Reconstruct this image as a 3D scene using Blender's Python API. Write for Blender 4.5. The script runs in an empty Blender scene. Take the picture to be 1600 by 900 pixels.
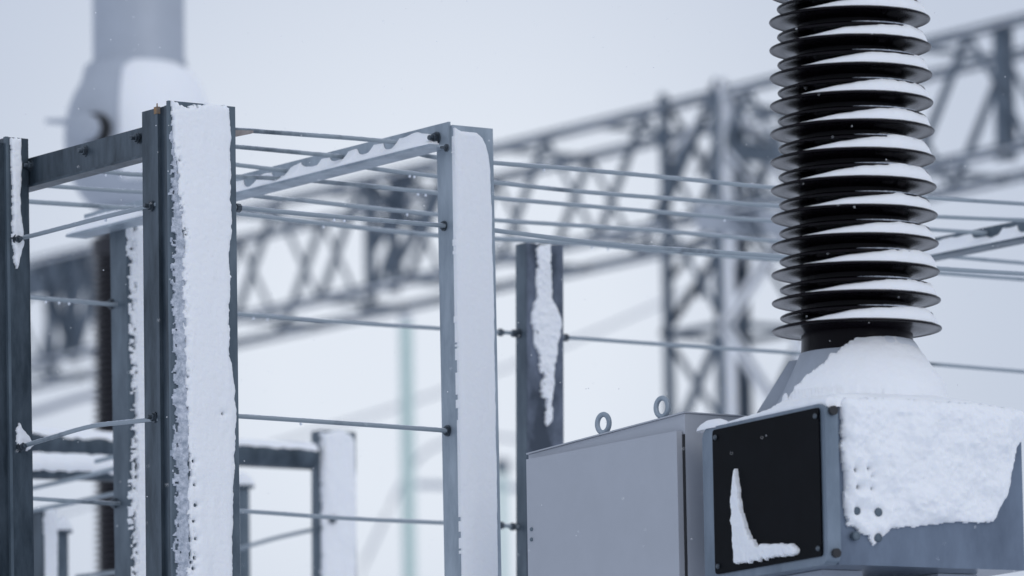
import bpy, bmesh, math, random
import numpy as np
from mathutils import Vector, Matrix
random.seed(7)
R = math.radians
scene = bpy.context.scene
COL = scene.collection

# ------------------------------------------------------------------ camera
F = 9600.0                      # focal length in photo pixels (1600 wide): a long telephoto
PITCH, ROLL = R(7.8), -0.0165
CAMZ = 1.6
cd = bpy.data.cameras.new('camera'); cam = bpy.data.objects.new('camera', cd); COL.objects.link(cam)
cd.sensor_width = 36.0; cd.lens = 36.0 * F / 1600.0
cd.clip_start = 0.5; cd.clip_end = 6000
cam.rotation_mode = 'XYZ'
CM = Matrix.Rotation(math.pi/2 + PITCH, 3, 'X') @ Matrix.Rotation(ROLL, 3, 'Z')
cam.matrix_world = Matrix.Translation((0, 0, CAMZ)) @ CM.to_4x4()
cd.dof.use_dof = True; cd.dof.focus_distance = 18.3; cd.dof.aperture_fstop = 3.0; cd.dof.aperture_blades = 9
scene.camera = cam

# ------------------------------------------------------------------ world, sun, exposure
w = bpy.data.worlds.new('World'); scene.world = w; w.use_nodes = True
nt = w.node_tree; nt.nodes.clear(); L = nt.links.new
out = nt.nodes.new('ShaderNodeOutputWorld'); bg = nt.nodes.new('ShaderNodeBackground')
sky = nt.nodes.new('ShaderNodeTexSky'); sky.sky_type = 'NISHITA'; sky.sun_disc = False
SUN_EL, SUN_AZ = R(32), R(150)     # azimuth clockwise from +Y: behind the camera, to the right
sky.sun_elevation = SUN_EL; sky.sun_rotation = SUN_AZ
tc = nt.nodes.new('ShaderNodeTexCoord')
nz = nt.nodes.new('ShaderNodeTexNoise'); nz.inputs['Scale'].default_value = 5.0; nz.inputs['Detail'].default_value = 2.0
L(tc.outputs['Generated'], nz.inputs['Vector'])
# bright patch round the view centre: lens vignetting put into the sky colour
dot = nt.nodes.new('ShaderNodeVectorMath'); dot.operation = 'DISTANCE'
gd = (CM @ Vector(((690-800)/F, -(520-450)/F, -1))).normalized()
dot.inputs[1].default_value = gd
L(tc.outputs['Generated'], dot.inputs[0])
mr = nt.nodes.new('ShaderNodeMapRange'); mr.interpolation_type = 'SMOOTHSTEP'
mr.inputs['From Min'].default_value = 0.0; mr.inputs['From Max'].default_value = 0.108
mr.inputs['To Min'].default_value = 1.0; mr.inputs['To Max'].default_value = 0.0
L(dot.outputs['Value'], mr.inputs['Value'])
ad = nt.nodes.new('ShaderNodeMath'); ad.operation = 'MULTIPLY_ADD'; ad.inputs[1].default_value = 0.25; 
L(nz.outputs['Fac'], ad.inputs[0]); L(mr.outputs['Result'], ad.inputs[2])
cr = nt.nodes.new('ShaderNodeValToRGB')
cr.color_ramp.elements[0].position = 0.05; cr.color_ramp.elements[0].color = (0.53, 0.59, 0.715, 1)
cr.color_ramp.elements[1].position = 1.1; cr.color_ramp.elements[1].color = (0.785, 0.835, 0.92, 1)
L(ad.outputs['Value'], cr.inputs['Fac'])
sc_ = nt.nodes.new('ShaderNodeVectorMath'); sc_.operation = 'SCALE'; sc_.inputs['Scale'].default_value = 10.0
L(cr.outputs['Color'], sc_.inputs[0])
sx_ = nt.nodes.new('ShaderNodeSeparateXYZ'); L(tc.outputs['Generated'], sx_.inputs[0])     # overcast: the zenith is brighter than the horizon
el = nt.nodes.new('ShaderNodeMapRange'); el.interpolation_type = 'SMOOTHSTEP'; el.inputs['From Min'].default_value = .30; el.inputs['From Max'].default_value = 1.0
el.inputs['To Min'].default_value = 10.0; el.inputs['To Max'].default_value = 12.0; L(sx_.outputs['Z'], el.inputs['Value']); L(el.outputs['Result'], sc_.inputs['Scale'])
mx = nt.nodes.new('ShaderNodeMix'); mx.data_type = 'RGBA'; mx.inputs[0].default_value = 0.95
L(sky.outputs['Color'], mx.inputs[6]); L(sc_.outputs['Vector'], mx.inputs[7])
L(mx.outputs[2], bg.inputs['Color']); bg.inputs['Strength'].default_value = 0.1
L(bg.outputs['Background'], out.inputs['Surface'])

sd = bpy.data.lights.new('sun', 'SUN'); sun = bpy.data.objects.new('sun', sd); COL.objects.link(sun)
sd.energy = 0.6; sd.angle = R(40); sd.color = (1.0, 0.97, 0.95)
sdir = Vector((math.sin(SUN_AZ)*math.cos(SUN_EL), math.cos(SUN_AZ)*math.cos(SUN_EL), math.sin(SUN_EL)))
sun.rotation_euler = sdir.to_track_quat('Z', 'Y').to_euler(); sun.location = (0, 0, 30)
vs = scene.view_settings
vs.view_transform = 'Standard'; vs.look = 'None'; vs.exposure = 0.0; vs.gamma = 1.0; vs.use_curve_mapping = False
scene.cycles.use_denoising = True
scene.cycles.max_bounces = 6

# ------------------------------------------------------------------ survey: photo sight lines to places
C0 = Vector((0, 0, CAMZ))
def ray(px, py): return CM @ Vector(((px-800)/F, -(py-450)/F, -1))
def at(px, py, D): r = ray(px, py); return C0 + r*(D/r.y)
def at_z(px, py, z): r = ray(px, py); return C0 + r*((z-CAMZ)/r.z)
def at_plane(px, py, anchor, d):            # vertical plane through anchor, direction d
    n = Vector((-d.y, d.x, 0)); r = ray(px, py)
    return C0 + r*((anchor-C0).dot(n)/r.dot(n))
def frame(deg):
    a = R(deg); return Vector((-math.sin(a), math.cos(a), 0)), Vector((math.cos(a), math.sin(a), 0))
U, V = frame(34.8)
Z = Vector((0, 0, 1))

# ------------------------------------------------------------------ value noise
def _vn(x, y, seed):
    rng = np.random.RandomState(seed); T = rng.rand(256, 256)
    xi = np.floor(x).astype(int); yi = np.floor(y).astype(int); fx = x-xi; fy = y-yi
    fx = fx*fx*(3-2*fx); fy = fy*fy*(3-2*fy)
    g = lambda i, j: T[i % 256, j % 256]
    return (g(xi,yi)*(1-fx)+g(xi+1,yi)*fx)*(1-fy)+(g(xi,yi+1)*(1-fx)+g(xi+1,yi+1)*fx)*fy
def fbm(x, y, seed=1, o=4):
    s = 0; a = .5
    for k in range(o): s = s + a*(_vn(x*2**k+7.3*k, y*2**k+3.1*k, seed+k)-.5)*2; a *= .5
    return s

# ------------------------------------------------------------------ materials
def mat(name, col, rough=.5, metal=0., var=.0, vscale=8., stretch=(1,1,1), col2=None, bump=0., bscale=60., spec=.5, coat=0., sss=0., ramp=(.35,.65)):
    m = bpy.data.materials.new(name); m.use_nodes = True; t = m.node_tree; b = t.nodes['Principled BSDF']
    b.inputs['Base Color'].default_value = (*col, 1); b.inputs['Roughness'].default_value = rough; b.inputs['Metallic'].default_value = metal
    b.inputs['Specular IOR Level'].default_value = spec; b.inputs['Coat Weight'].default_value = coat; b.inputs['Coat Roughness'].default_value = .08
    if sss: b.inputs['Subsurface Weight'].default_value = sss; b.inputs['Subsurface Radius'].default_value = (.01,.012,.016); b.inputs['Subsurface Scale'].default_value = .6
    g = t.nodes.new('ShaderNodeNewGeometry'); mp = t.nodes.new('ShaderNodeMapping'); mp.inputs['Scale'].default_value = stretch
    t.links.new(g.outputs['Position'], mp.inputs['Vector'])
    if var or col2:
        n = t.nodes.new('ShaderNodeTexNoise'); n.inputs['Scale'].default_value = vscale; n.inputs['Detail'].default_value = 6; n.inputs['Roughness'].default_value = .65
        t.links.new(mp.outputs['Vector'], n.inputs['Vector'])
        r = t.nodes.new('ShaderNodeValToRGB'); c2 = col2 or tuple(c*(1-var) for c in col)
        r.color_ramp.elements[0].position = ramp[0]; r.color_ramp.elements[0].color = (*c2, 1)
        r.color_ramp.elements[1].position = ramp[1]; r.color_ramp.elements[1].color = (*col, 1)
        t.links.new(n.outputs['Fac'], r.inputs['Fac']); t.links.new(r.outputs['Color'], b.inputs['Base Color'])
    if bump:
        n2 = t.nodes.new('ShaderNodeTexNoise'); n2.inputs['Scale'].default_value = bscale; n2.inputs['Detail'].default_value = 5
        t.links.new(g.outputs['Position'], n2.inputs['Vector'])
        bp = t.nodes.new('ShaderNodeBump'); bp.inputs['Strength'].default_value = bump; bp.inputs['Distance'].default_value = .01
        t.links.new(n2.outputs['Fac'], bp.inputs['Height']); t.links.new(bp.outputs['Normal'], b.inputs['Normal'])
    return m
M = dict(
 snow = mat('snow', (.84,.86,.885), .8, bump=.28, bscale=70, sss=.15, spec=.25),
 frost = mat('frost', (.62,.66,.74), .8, col2=(.33,.38,.45), vscale=60, bump=.6, bscale=200),
 ground = mat('ground_snow', (.86,.88,.92), .8, var=.05, vscale=.3, bump=.2, bscale=3),
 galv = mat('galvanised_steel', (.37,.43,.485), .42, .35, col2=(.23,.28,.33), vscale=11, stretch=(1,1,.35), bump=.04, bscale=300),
 galv_dark = mat('dark_galvanised_steel', (.080,.108,.135), .38, .45, col2=(.022,.036,.050), vscale=14, stretch=(1,1,.25), bump=.05, bscale=250),  # base colour far darker than galv; left posts, their beam and the pipes
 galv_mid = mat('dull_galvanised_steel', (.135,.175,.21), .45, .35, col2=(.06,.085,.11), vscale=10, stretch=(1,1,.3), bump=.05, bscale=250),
 wet = mat('wet_stained_steel', (.16,.19,.25), .4, .3, col2=(.045,.06,.085), vscale=6, stretch=(1,1,.5), ramp=(.42,.62), bump=.05, bscale=250),
 rod = mat('zinc_rod', (.29,.34,.38), .45, .35, ramp=(.30,.42), col2=(.08,.105,.13), vscale=2.5, bump=.05, bscale=200),
 bolt = mat('bolt_steel', (.10,.125,.15), .35, .6, var=.5, vscale=60),
 rust = mat('rust', (.30,.17,.07), .8, col2=(.12,.13,.14), vscale=45),
 porcelain = mat('dark_brown_porcelain', (.005,.004,.006), .22, 0, var=.3, vscale=12, coat=0, spec=.10, bump=.03, bscale=40),
 paint = mat('grey_cabinet_paint', (.42,.445,.49), .42, var=.06, vscale=4, bump=.015, bscale=160),
 paint2 = mat('grey_turret_paint', (.36,.40,.46), .5, var=.12, vscale=8, bump=.03, bscale=90),
 tank = mat('tank_steel', (.205,.255,.315), .38, .3, col2=(.12,.16,.205), vscale=6, stretch=(1,1,.4), bump=.04, bscale=150),
 tank_wet = mat('wet_tank_steel', (.165,.21,.28), .3, .35, col2=(.095,.125,.175), vscale=5, stretch=(1,1,.4), bump=.04, bscale=150),
 porcelain_far = mat('brown_porcelain', (.018,.018,.024), .3, spec=.4),
 black = mat('black_panel', (.003,.004,.006), .35, 0, var=.3, vscale=10, spec=.04),
 lattice = mat('lattice_steel', (.145,.18,.22), .5, .3, col2=(.08,.11,.145), vscale=3),  # steel colour paled to stand in for haze over distance
 alu = mat('dull_aluminium', (.42,.46,.52), .5, .2, var=.12, vscale=2),
 teal = mat('teal_glass', (.60,.76,.72), .25, 0, var=.15, vscale=20),  # teal faded in the base colour to imitate distance haze
 wire = mat('conductor', (.28,.31,.37), .6, .3),
 ice = mat('ice_bead', (.75,.80,.88), .08, 0, spec=.8),
 rubber = mat('gasket', (.02,.022,.025), .7),
)

# ------------------------------------------------------------------ mesh helpers
def tag(o, label=None, cat=None, group=None, kind=None):
    if label: o['label'] = label
    if cat: o['category'] = cat
    if group: o['group'] = group
    if kind: o['kind'] = kind
    return o
def obj(name, bm, m, parent=None, smooth=False, bev=0.):
    if bev: bmesh.ops.bevel(bm, geom=[e for e in bm.edges if len(e.link_faces) == 2 and e.calc_face_angle(0) > .5], offset=bev, segments=2, affect='EDGES', clamp_overlap=True)
    me = bpy.data.meshes.new(name); bmesh.ops.recalc_face_normals(bm, faces=bm.faces); bm.to_mesh(me); bm.free()
    me.materials.append(m if not isinstance(m, str) else M[m])
    if smooth:
        for p in me.polygons: p.use_smooth = True
        me.set_sharp_from_angle(angle=R(40))
    o = bpy.data.objects.new(name, me); COL.objects.link(o)
    if parent: o.parent = parent; o.matrix_parent_inverse = Matrix.Translation(-parent.location)
    return o
def thing(name, loc, label, cat, group=None):
    o = bpy.data.objects.new(name, None); COL.objects.link(o); o.location = loc; o.empty_display_size = .1
    return tag(o, label, cat, group)
def hexa(bm, o, a, b, c):       # box from corner o with edge vectors a, b, c
    v = [bm.verts.new(o + a*i + b*j + c*k) for k in (0,1) for j in (0,1) for i in (0,1)]
    for f in ((0,1,3,2),(4,6,7,5),(0,4,5,1),(2,3,7,6),(0,2,6,4),(1,5,7,3)): bm.faces.new([v[i] for i in f])
def prism(bm, poly, top, bot):  # poly: offset vectors; vertical-ish extrusion from bot to top
    a = [bm.verts.new(bot+p) for p in poly]; b = [bm.verts.new(top+p) for p in poly]; n = len(poly)
    bm.faces.new(a[::-1]); bm.faces.new(b)
    for i in range(n): bm.faces.new([a[i], a[(i+1)%n], b[(i+1)%n], b[i]])
def catmull(P, n=6):
    P = [Vector(p) for p in P]
    if len(P) < 3: return P
    Q = [P[0]*2-P[1]] + P + [P[-1]*2-P[-2]]; outp = []
    for i in range(1, len(Q)-2):
        for k in range(n):
            t = k/n; a, b, c, d = Q[i-1], Q[i], Q[i+1], Q[i+2]
            outp.append(.5*((2*b)+(c-a)*t+(2*a-5*b+4*c-d)*t*t+(3*b-a-3*c+d)*t**3))
    return outp+[P[-1]]
def tube(bm, P, r, seg=12, caps=True):
    rings = []
    for i, p in enumerate(P):
        d = (P[min(i+1, len(P)-1)]-P[max(i-1, 0)]).normalized()
        x = d.cross(Z if abs(d.z) < .9 else Vector((1,0,0))).normalized(); y = x.cross(d)
        rr = r[i] if isinstance(r, (list, tuple)) else r
        rings.append([bm.verts.new(p + x*rr*math.cos(t*2*math.pi/seg)+y*rr*math.sin(t*2*math.pi/seg)) for t in range(seg)])
    for A, B in zip(rings, rings[1:]):
        for t in range(seg): bm.faces.new([A[t], A[(t+1)%seg], B[(t+1)%seg], B[t]])
    if caps: bm.faces.new(rings[0][::-1]); bm.faces.new(rings[-1])
def lathe(bm, base, prof, seg=96, axis=Z, closed=False):
    x = axis.orthogonal().normalized(); y = axis.cross(x)
    rings = []
    for r, z in prof:
        if r < 1e-6: rings.append([bm.verts.new(base+axis*z)]*seg)
        else: rings.append([bm.verts.new(base+axis*z+(x*math.cos(t*2*math.pi/seg)+y*math.sin(t*2*math.pi/seg))*r) for t in range(seg)])
    pr = list(zip(rings, rings[1:])) + ([(rings[-1], rings[0])] if closed else [])
    for A, B in pr:
        for t in range(seg):
            f = []
            for v in (A[t], A[(t+1)%seg], B[(t+1)%seg], B[t]):
                if v not in f: f.append(v)
            if len(f) > 2: bm.faces.new(f)
def hexbolt(p, n, r=.014, h=.012, parent=None, name='bolt', stud=.012):
    bm = bmesh.new(); n = n.normalized()
    lathe(bm, p, [(0,-.002),(r*1.35,-.002),(r*1.35,.003),(0,.003)], 20, n)
    lathe(bm, p, [(0,.003),(r,.003),(r,h-.001),(r*.9,h),(0,h)], 6, n)
    lathe(bm, p, [(0,h),(r*.55,h),(r*.55,h+stud),(r*.45,h+stud+.002),(0,h+stud+.002)], 14, n)
    return obj(name, bm, 'bolt', parent)
def sdf_poly(x, y, P):
    P = np.array(P, float); n = len(P); d = np.full(x.shape, 1e9); inside = np.zeros(x.shape, bool)
    for i in range(n):
        a = P[i]; b = P[(i+1) % n]; e = b-a; wx = x-a[0]; wy = y-a[1]
        t = np.clip((wx*e[0]+wy*e[1])/max(e@e, 1e-12), 0, 1)
        d = np.minimum(d, np.hypot(wx-e[0]*t, wy-e[1]*t))
        c = ((a[1] > y) != (b[1] > y)) & (x < (b[0]-a[0])*(y-a[1])/(b[1]-a[1]+1e-12)+a[0])
        inside ^= c
    return np.where(inside, d, -d)
def snow_face(name, anchor, A, N, outline, thick, amp, parent, cell=.004, edge=.02, seed=1, m='snow', ns=25., lump=.35, holes=(), off=.0015, speck=.006):
    """crust of snow on an upright face; A = horizontal axis of the face, N = outward normal, outline = sight-line corners"""
    P = []
    for px, py in outline:
        q = at_plane(px, py, anchor, A); P.append(((q-anchor).dot(A), q.z-anchor.z))
    xs = [p[0] for p in P]; zs = [p[1] for p in P]
    nx = int((max(xs)-min(xs)+.02)/cell)+2; nz_ = int((max(zs)-min(zs)+.02)/cell)+2
    X, Y = np.meshgrid(min(xs)-.01+np.arange(nx)*cell, min(zs)-.01+np.arange(nz_)*cell)
    s = sdf_poly(X, Y, P) + amp*1.3*fbm(X*ns, Y*ns*.6, seed, 5) + amp*.55*fbm(X*130, Y*60, seed+40, 3)
    sp = np.where(X < np.mean(xs), speck, min(speck, .003))
    s = np.minimum(s, (fbm(X*120, Y*75, seed+70, 4)*1.5 + s/sp)*.012)
    for (px, py, r) in holes:
        q = at_plane(px, py, anchor, A); hx = (q-anchor).dot(A); hz = q.z-anchor.z
        s = np.minimum(s, np.hypot(X-hx, Y-hz)-r*(1+.5*fbm(X*80, Y*80, seed+5, 2)))
    t = np.clip(s/edge, 0, 1); h = thick*np.sqrt(1-(1-t)**2)*(1+lump*fbm(X*12, Y*12, seed+9, 5)+.30*fbm(X*22, Y*5, seed+60, 3)) + (.0035*fbm(X*75, Y*75, seed+20, 3)*lump/.5+.0005*fbm(X*90,Y*90,seed+21,2))*t
    ok = s > 0; keep = ok[:-1,:-1] & ok[1:,:-1] & ok[:-1,1:] & ok[1:,1:]
    bm = bmesh.new(); idx = {}
    def vert(j, i):
        k = (j, i)
        if k not in idx: idx[k] = bm.verts.new(anchor + A*float(X[j,i]) + Z*float(Y[j,i]) + N*(off+max(0., float(h[j,i]))))
        return idx[k]
    for j, i in zip(*np.nonzero(keep)): bm.faces.new([vert(j,i), vert(j,i+1), vert(j+1,i+1), vert(j+1,i)])
    bnd = [e for e in bm.edges if len(e.link_faces) == 1]       # close the rim back to the face
    ext = bmesh.ops.extrude_edge_only(bm, edges=bnd)
    for v in ext['geom']:
        if isinstance(v, bmesh.types.BMVert): v.co -= N*((v.co-anchor).dot(N)+.004)
    return obj(name, bm, m, parent, smooth=True)

# ================================================================== SETTING
bm = bmesh.new(); n = 90; g = []
for j in range(n+1):
    row = []
    for i in range(n+1):
        x = math.copysign(abs(i/n*2-1)**3, i/n*2-1)*1500; y = math.copysign(abs(j/n*2-1)**3, j/n*2-1)*1500+20
        row.append(bm.verts.new((x, y, 0)))
    g.append(row)
for j in range(n):
    for i in range(n): bm.faces.new([g[j][i], g[j][i+1], g[j+1][i+1], g[j+1][i]])
ground = tag(obj('ground', bm, 'ground', None, True), 'snow covered ground of the substation yard', None, None, 'structure')

# ================================================================== FAR GANTRY
def ang(bm, p, q, wd, up=Z, th=.010):   # L-section bar
    d = (q-p).normalized(); x = d.cross(up)
    x = x.normalized() if x.length > .1 else d.cross(V).normalized()
    y = x.cross(d).normalized()
    hexa(bm, p, q-p, x*wd, y*th); hexa(bm, p+y*th, q-p, x*th, y*(wd-th))
def brace(name, p, q, wd, parent, m='lattice', up=Z): 
    bm = bmesh.new(); ang(bm, p, q, wd, up); return obj(name, bm, m, parent)
G0 = at(1570, 43, 45.0)                     # near top chord
gz = G0.z; GH = .94; GW = .93
def gx(px, plane_anchor=G0):                # distance along the girder for a sight line
    q = at_plane(px, 300, plane_anchor, U); return (q-G0).dot(U)
S0, S1 = -3.0, 19.0
gird = thing('lattice_girder', G0+U*8-Z*GH, 'long four-chord lattice girder of the far gantry, sloping across behind the rods, out of focus', 'girder')
cn = {'ta': (0, 0), 'tb': (GW, 0), 'ba': (0, -GH), 'bb': (GW, -GH)}
def gp(s, k): a, b = cn[k]; return G0 + U*s + V*a + Z*b
for k in cn:
    bm = bmesh.new(); ang(bm, gp(S0, k), gp(S1, k), .075); obj('chord', bm, 'lattice', gird)
step = .69; i = 0; s = S0
while s < S1-step:
    up = i % 2
    for (t, b_) in (('ta', 'ba'), ('tb', 'bb')):
        a_, c_ = (t, b_) if (up ^ (t == 'tb')) else (b_, t)
        brace('diagonal', gp(s, a_), gp(s+step, c_), .048, gird)
    if i % 2 == 0:
        brace('cross_member', gp(s, 'ta'), gp(s, 'tb'), .045, gird); brace('cross_member', gp(s, 'ba'), gp(s, 'bb'), .045, gird)
    s += step; i += 1
for px in (75, 112, 575, 612, 1572):        # heavier uprights at the splices
    sx = gx(px); wd = .11 if px > 1500 else .075
    for (t, b_) in (('ta', 'ba'), ('tb', 'bb')): brace('upright', gp(sx, b_)-Z*.05, gp(sx, t)+Z*.06, wd, gird)
for px in (75,): 
    sx = gx(px); bm = bmesh.new(); hexa(bm, gp(sx-.25, 'ta')-Z*.30+V*.02, U*.75, V*.012, Z*.28); obj('gusset_plate', bm, 'lattice', gird)
for k_, (xa, xb, fa, fb) in enumerate(((60,110,0,1),(150,110,0,1),(95,110,0,1),(85,60,.1,1),(125,160,.0,1),(70,140,.45,.1),(570,640,0,.5),(640,575,0,.6),(690,600,.1,.9),(600,660,0,.2),(640,610,0,.3))):
    brace('gusset_brace', gp(gx(xa), 'ta')-Z*GH*fa+V*.03, gp(gx(xb), 'ta')-Z*GH*fb+V*.03, .07, gird)
# snow lying on the chords
for k in ('ta', 'tb', 'ba', 'bb'):
    bm = bmesh.new(); P = [gp(S0+(S1-S0)*t/60, k)+Z*.012-V*.0 for t in range(61)]
    tube(bm, [p-V*.03 + Z*.01 for p in P], [.007+.003*math.sin(t*2.3)+.004*random.random() for t in range(61)], 8); obj('snow', bm, 'snow', gird, True)

def tower(name, near, wu, wv, top, leg, label, panels, snowy=True):
    t = thing(name, Vector((near.x, near.y, 0)), label, 'tower')
    c = {(i, j): Vector((near.x, near.y, 0)) + U*wu*i + V*wv*j for i in (0,1) for j in (0,1)}
    for (i, j), p in c.items():
        bm = bmesh.new(); th = .012
        sa = 1 if i == 0 else -1; sb = 1 if j == 0 else -1
        hexa(bm, p, U*leg*sa, V*th*sb, Z*top); hexa(bm, p+V*th*sb, V*(leg-th)*sb, U*th*sa, Z*top); lg = obj('leg', bm, 'lattice', t)
        if i == 0 and snowy:
            bm = bmesh.new(); hexa(bm, p-U*.02+V*(.02 if j == 0 else -leg), V*(leg-.02), U*.019, Z*(top-.05)); obj('snow', bm, 'snow', lg, False, .006)
    z = 0; k = 0; hh = (top)/panels
    while k < panels:
        z0 = k*hh; z1 = z0+hh
        for a, b in (((0,0),(1,0)), ((0,0),(0,1)), ((0,1),(1,1)), ((1,0),(1,1))):
            pa, pb = c[a]+Z*z0, c[b]+Z*z1
            if k % 2: pa, pb = c[a]+Z*z1, c[b]+Z*z0
            o = brace('diagonal', pa, pb, .055, t)
            if snowy and (a, b) == ((0,0),(0,1)):
                bm = bmesh.new(); d = (pb-pa); s_ = d.cross(U).normalized()
                hexa(bm, pa-U*.035-s_*.05, d, s_*.11, U*.03); obj('snow', bm, 'snow', o, False, .008)
            if k % 2 == 0: brace('strut', c[a]+Z*z0, c[b]+Z*z0, .05, t)
        k += 1
    return t
Dt = at_plane(1127, 400, G0-V*.05, U).y
T1 = at(1127, 400, Dt)
tw = tower('lattice_tower', T1, .80, .80, gz+.12, .105, 'snow streaked lattice tower carrying the far girder, just left of the black insulator', 10)
# switchgear beam carried on the tower head
bm = bmesh.new(); q = T1.copy(); q.z = at(1127, 365, Dt).z
hexa(bm, q-U*.06-V*.25, V*1.25, U*.05, Z*.22); o_ = obj('head_beam', bm, 'alu', tw)
bm = bmesh.new(); q.z = at(1127, 250, Dt).z; hexa(bm, q-U*.05+V*.05, V*.7, U*.05, Z*.16); obj('head_beam', bm, 'lattice', tw)
for i in range(20):
    a = T1.copy(); a.z = gz - .02 - .05*i
    brace('head_brace', a + V*(.09*(i % 3)) - U*.1*(i % 2) , a + V*(.10+.13*(i%7)) + U*(.8*((i+1)%2)) - Z*(.35+.02*i) + Z*.3*(i%2), .035, tw, 'lattice' if i%3 else 'snow')
T2 = at_plane(1740, 300, G0-V*.05, U)
tower('lattice_tower', Vector((T2.x, T2.y, 0)), .80, .80, gz+.12, .105, 'far lattice tower of the gantry at the right edge behind the snowy tank', 10)
T3 = G0 + U*(S1-1.2); tower('lattice_tower', Vector((T3.x, T3.y, 0)), .80, .8, gz+.1, .14, 'far lattice tower at the left end of the girder', 10)

# ================================================================== FAR WIRES, TEAL INSULATOR, FAINT PIPE
def px_line(name, pts, r, m, label, cat, group=None, seg=8, spl=6):
    bm = bmesh.new(); P = catmull([at(*p) for p in pts], spl); tube(bm, P, r, seg); return tag(obj(name, bm, m, None, True), label, cat, group)
px_line('overhead_wire', [(-300,930,95),(100,800,92),(420,697,90),(690,612,90),(1040,471,92),(1700,170,100)], .022, 'wire', 'faint far overhead wire rising to the right under the girder', 'wire')
px_line('overhead_wire', [(560,900,80),(640,735,80),(700,690,80),(790,684,80),(900,720,80),(1100,860,80)], .022, 'wire', 'faint far wire looping over beside the teal insulator column', 'wire')
px_line('overhead_wire', [(-60,668,62),(50,645,62),(140,618,62),(330,575,62)], .04, 'wire', 'thick blurred conductor low on the left behind the steel frame', 'wire')
def far_post(px, top, D, r, label):
    b = at(px, 700, D); b.z = 0; h = at(px, top, D).z
    t = thing('post_insulator', b, label, 'insulator')
    bm = bmesh.new(); pr = [(0, 1.8)]; z = 1.8
    while z < h: pr += [(r*.62, z), (r, z+.03), (r*.62, z+.06)]; z += .075
    pr += [(r*.6, h), (0, h)]; lathe(bm, b, pr, 20); obj('glass_column', bm, 'teal', t, True)
    bm = bmesh.new(); lathe(bm, b, [(0,0),(.25,0),(.2,1.8),(0,1.8)], 16); obj('pedestal', bm, 'lattice', t, True)
    bm = bmesh.new(); lathe(bm, b, [(0,h),(r*.7,h),(r*.7,h+.08),(0,h+.08)], 16); obj('end_cap', bm, 'alu', t, True)
    return t
far_post(637, 505, 62, .085, 'slim teal glass insulator column, far away and blurred, left of the snowy channel post')
# far disconnector with a small contact between the two posts
b = at(784, 728, 66); t = thing('disconnector_switch', Vector((b.x, b.y, 0)), 'small far disconnector switch, blurred, seen in the gap right of the snow filled post', 'switch')
bm = bmesh.new(); lathe(bm, Vector((b.x, b.y, 0)), [(0,0),(.05,0),(.05,b.z),(0,b.z)], 12); obj('stem', bm, 'teal', t, True)
bm = bmesh.new(); lathe(bm, b, [(0,-.08),(.09,-.06),(.09,.06),(0,.08)], 12); obj('contact_head', bm, 'lattice', t, True)
bm = bmesh.new(); tube(bm, [at(650,757,66), at(784,760,66), at(840,766,66)], .035, 8); obj('contact_arm', bm, 'alu', t, True)

# ================================================================== BLURRED BREAKER HEAD, TOP LEFT
BD = 33.0; bc = at(207, 218, BD); pm = F/BD
t = thing('circuit_breaker', Vector((bc.x, bc.y, 0)), 'blurred tall circuit breaker with grey bulbous head and thick pipe behind the steel posts', 'circuit breaker')
rr = 108/pm
bm = bmesh.new(); pr = []
for k in range(25):
    th = math.pi*k/24; z = -math.cos(th)*rr*1.18; pr.append((max(math.sin(th)**.8*rr, 0), z))
pr = [(62/pm, -150/pm), (66/pm, -128/pm)] + [p for p in pr if -118/pm < p[1] < 100/pm] + [(74/pm, 118/pm)]
lathe(bm, bc, [(0, -150/pm)]+pr+[(0, 118/pm)], 64); obj('head_tank', bm, 'alu', t, True)
pc = at(217, 100, BD)
bm = bmesh.new(); lathe(bm, pc, [(0,-.02),(76/pm,-.02),(76/pm,.01),(73/pm,.02),(73/pm,1.6),(0,1.6)], 64); obj('pipe', bm, 'alu', t, True)
bm = bmesh.new(); cc = at(200, 375, BD); hcol = 0.6
pr = [(0, .0), (58/pm, 0), (58/pm, -.1), (50/pm, -.1)]; z = -.12
while cc.z + z > 1.2: pr += [(50/pm, z), (58/pm, z-.012), (50/pm, z-.02)]; z -= .034
pr += [(46/pm, z), (0, z)]; lathe(bm, cc, pr[::1], 48); obj('porcelain_column', bm, 'porcelain_far', t, True)
bm = bmesh.new(); lathe(bm, Vector((cc.x, cc.y, 0)), [(0,0),(.3,0),(.3,.05),(.2,.1),(.2,cc.z+z),(0,cc.z+z)], 32); obj('pedestal', bm, 'galv', t, True)
bm = bmesh.new(); tube(bm, [at(72,189,BD-.3), at(100,190,BD-.35), at(135,193,BD-.45)], [.012,.018,.02], 12)
lathe(bm, at(137,200,BD-.42), [(0,-.02),(.075,-.01),(.075,.05),(0,.08)], 24, (U*.2-Vector((.3,1,0))).normalized()); obj('terminal', bm, 'alu', t, True)
bm = bmesh.new(); lathe(bm, at(150,202,BD-.34), [(0,-.02),(.09,-.02),(.09,.02),(0,.02)], 24, (Vector((-.45,-1,0))).normalized()); obj('terminal_seat', bm, 'rubber', t, True)
# snow on the weather side of the head
bm = bmesh.new(); N1, N2 = 40, 40; gr = []
for j in range(N1+1):
    row = []
    for i in range(N2+1):
        a = R(-100)+R(150)*i/N2; e = R(-38)+R(106)*j/N1   # azimuth from +x towards camera is negative y
        edge = min(1, min(i, N2-i)/9, min(j, N1-j)/9); rr2 = rr*(1.0+.16*edge**.5*(1+.1*math.sin(3*a+e*4)))-(0 if edge else .02)
        ce = abs(math.cos(e))**.8
        row.append(bm.verts.new(bc + Vector((math.cos(a)*ce, math.sin(a)*ce, math.sin(e)*1.18))*rr2))
    gr.append(row)
for j in range(N1):
    for i in range(N2): bm.faces.new([gr[j][i], gr[j][i+1], gr[j+1][i+1], gr[j+1][i]])
obj('snow', bm, 'snow', t, True)

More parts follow.
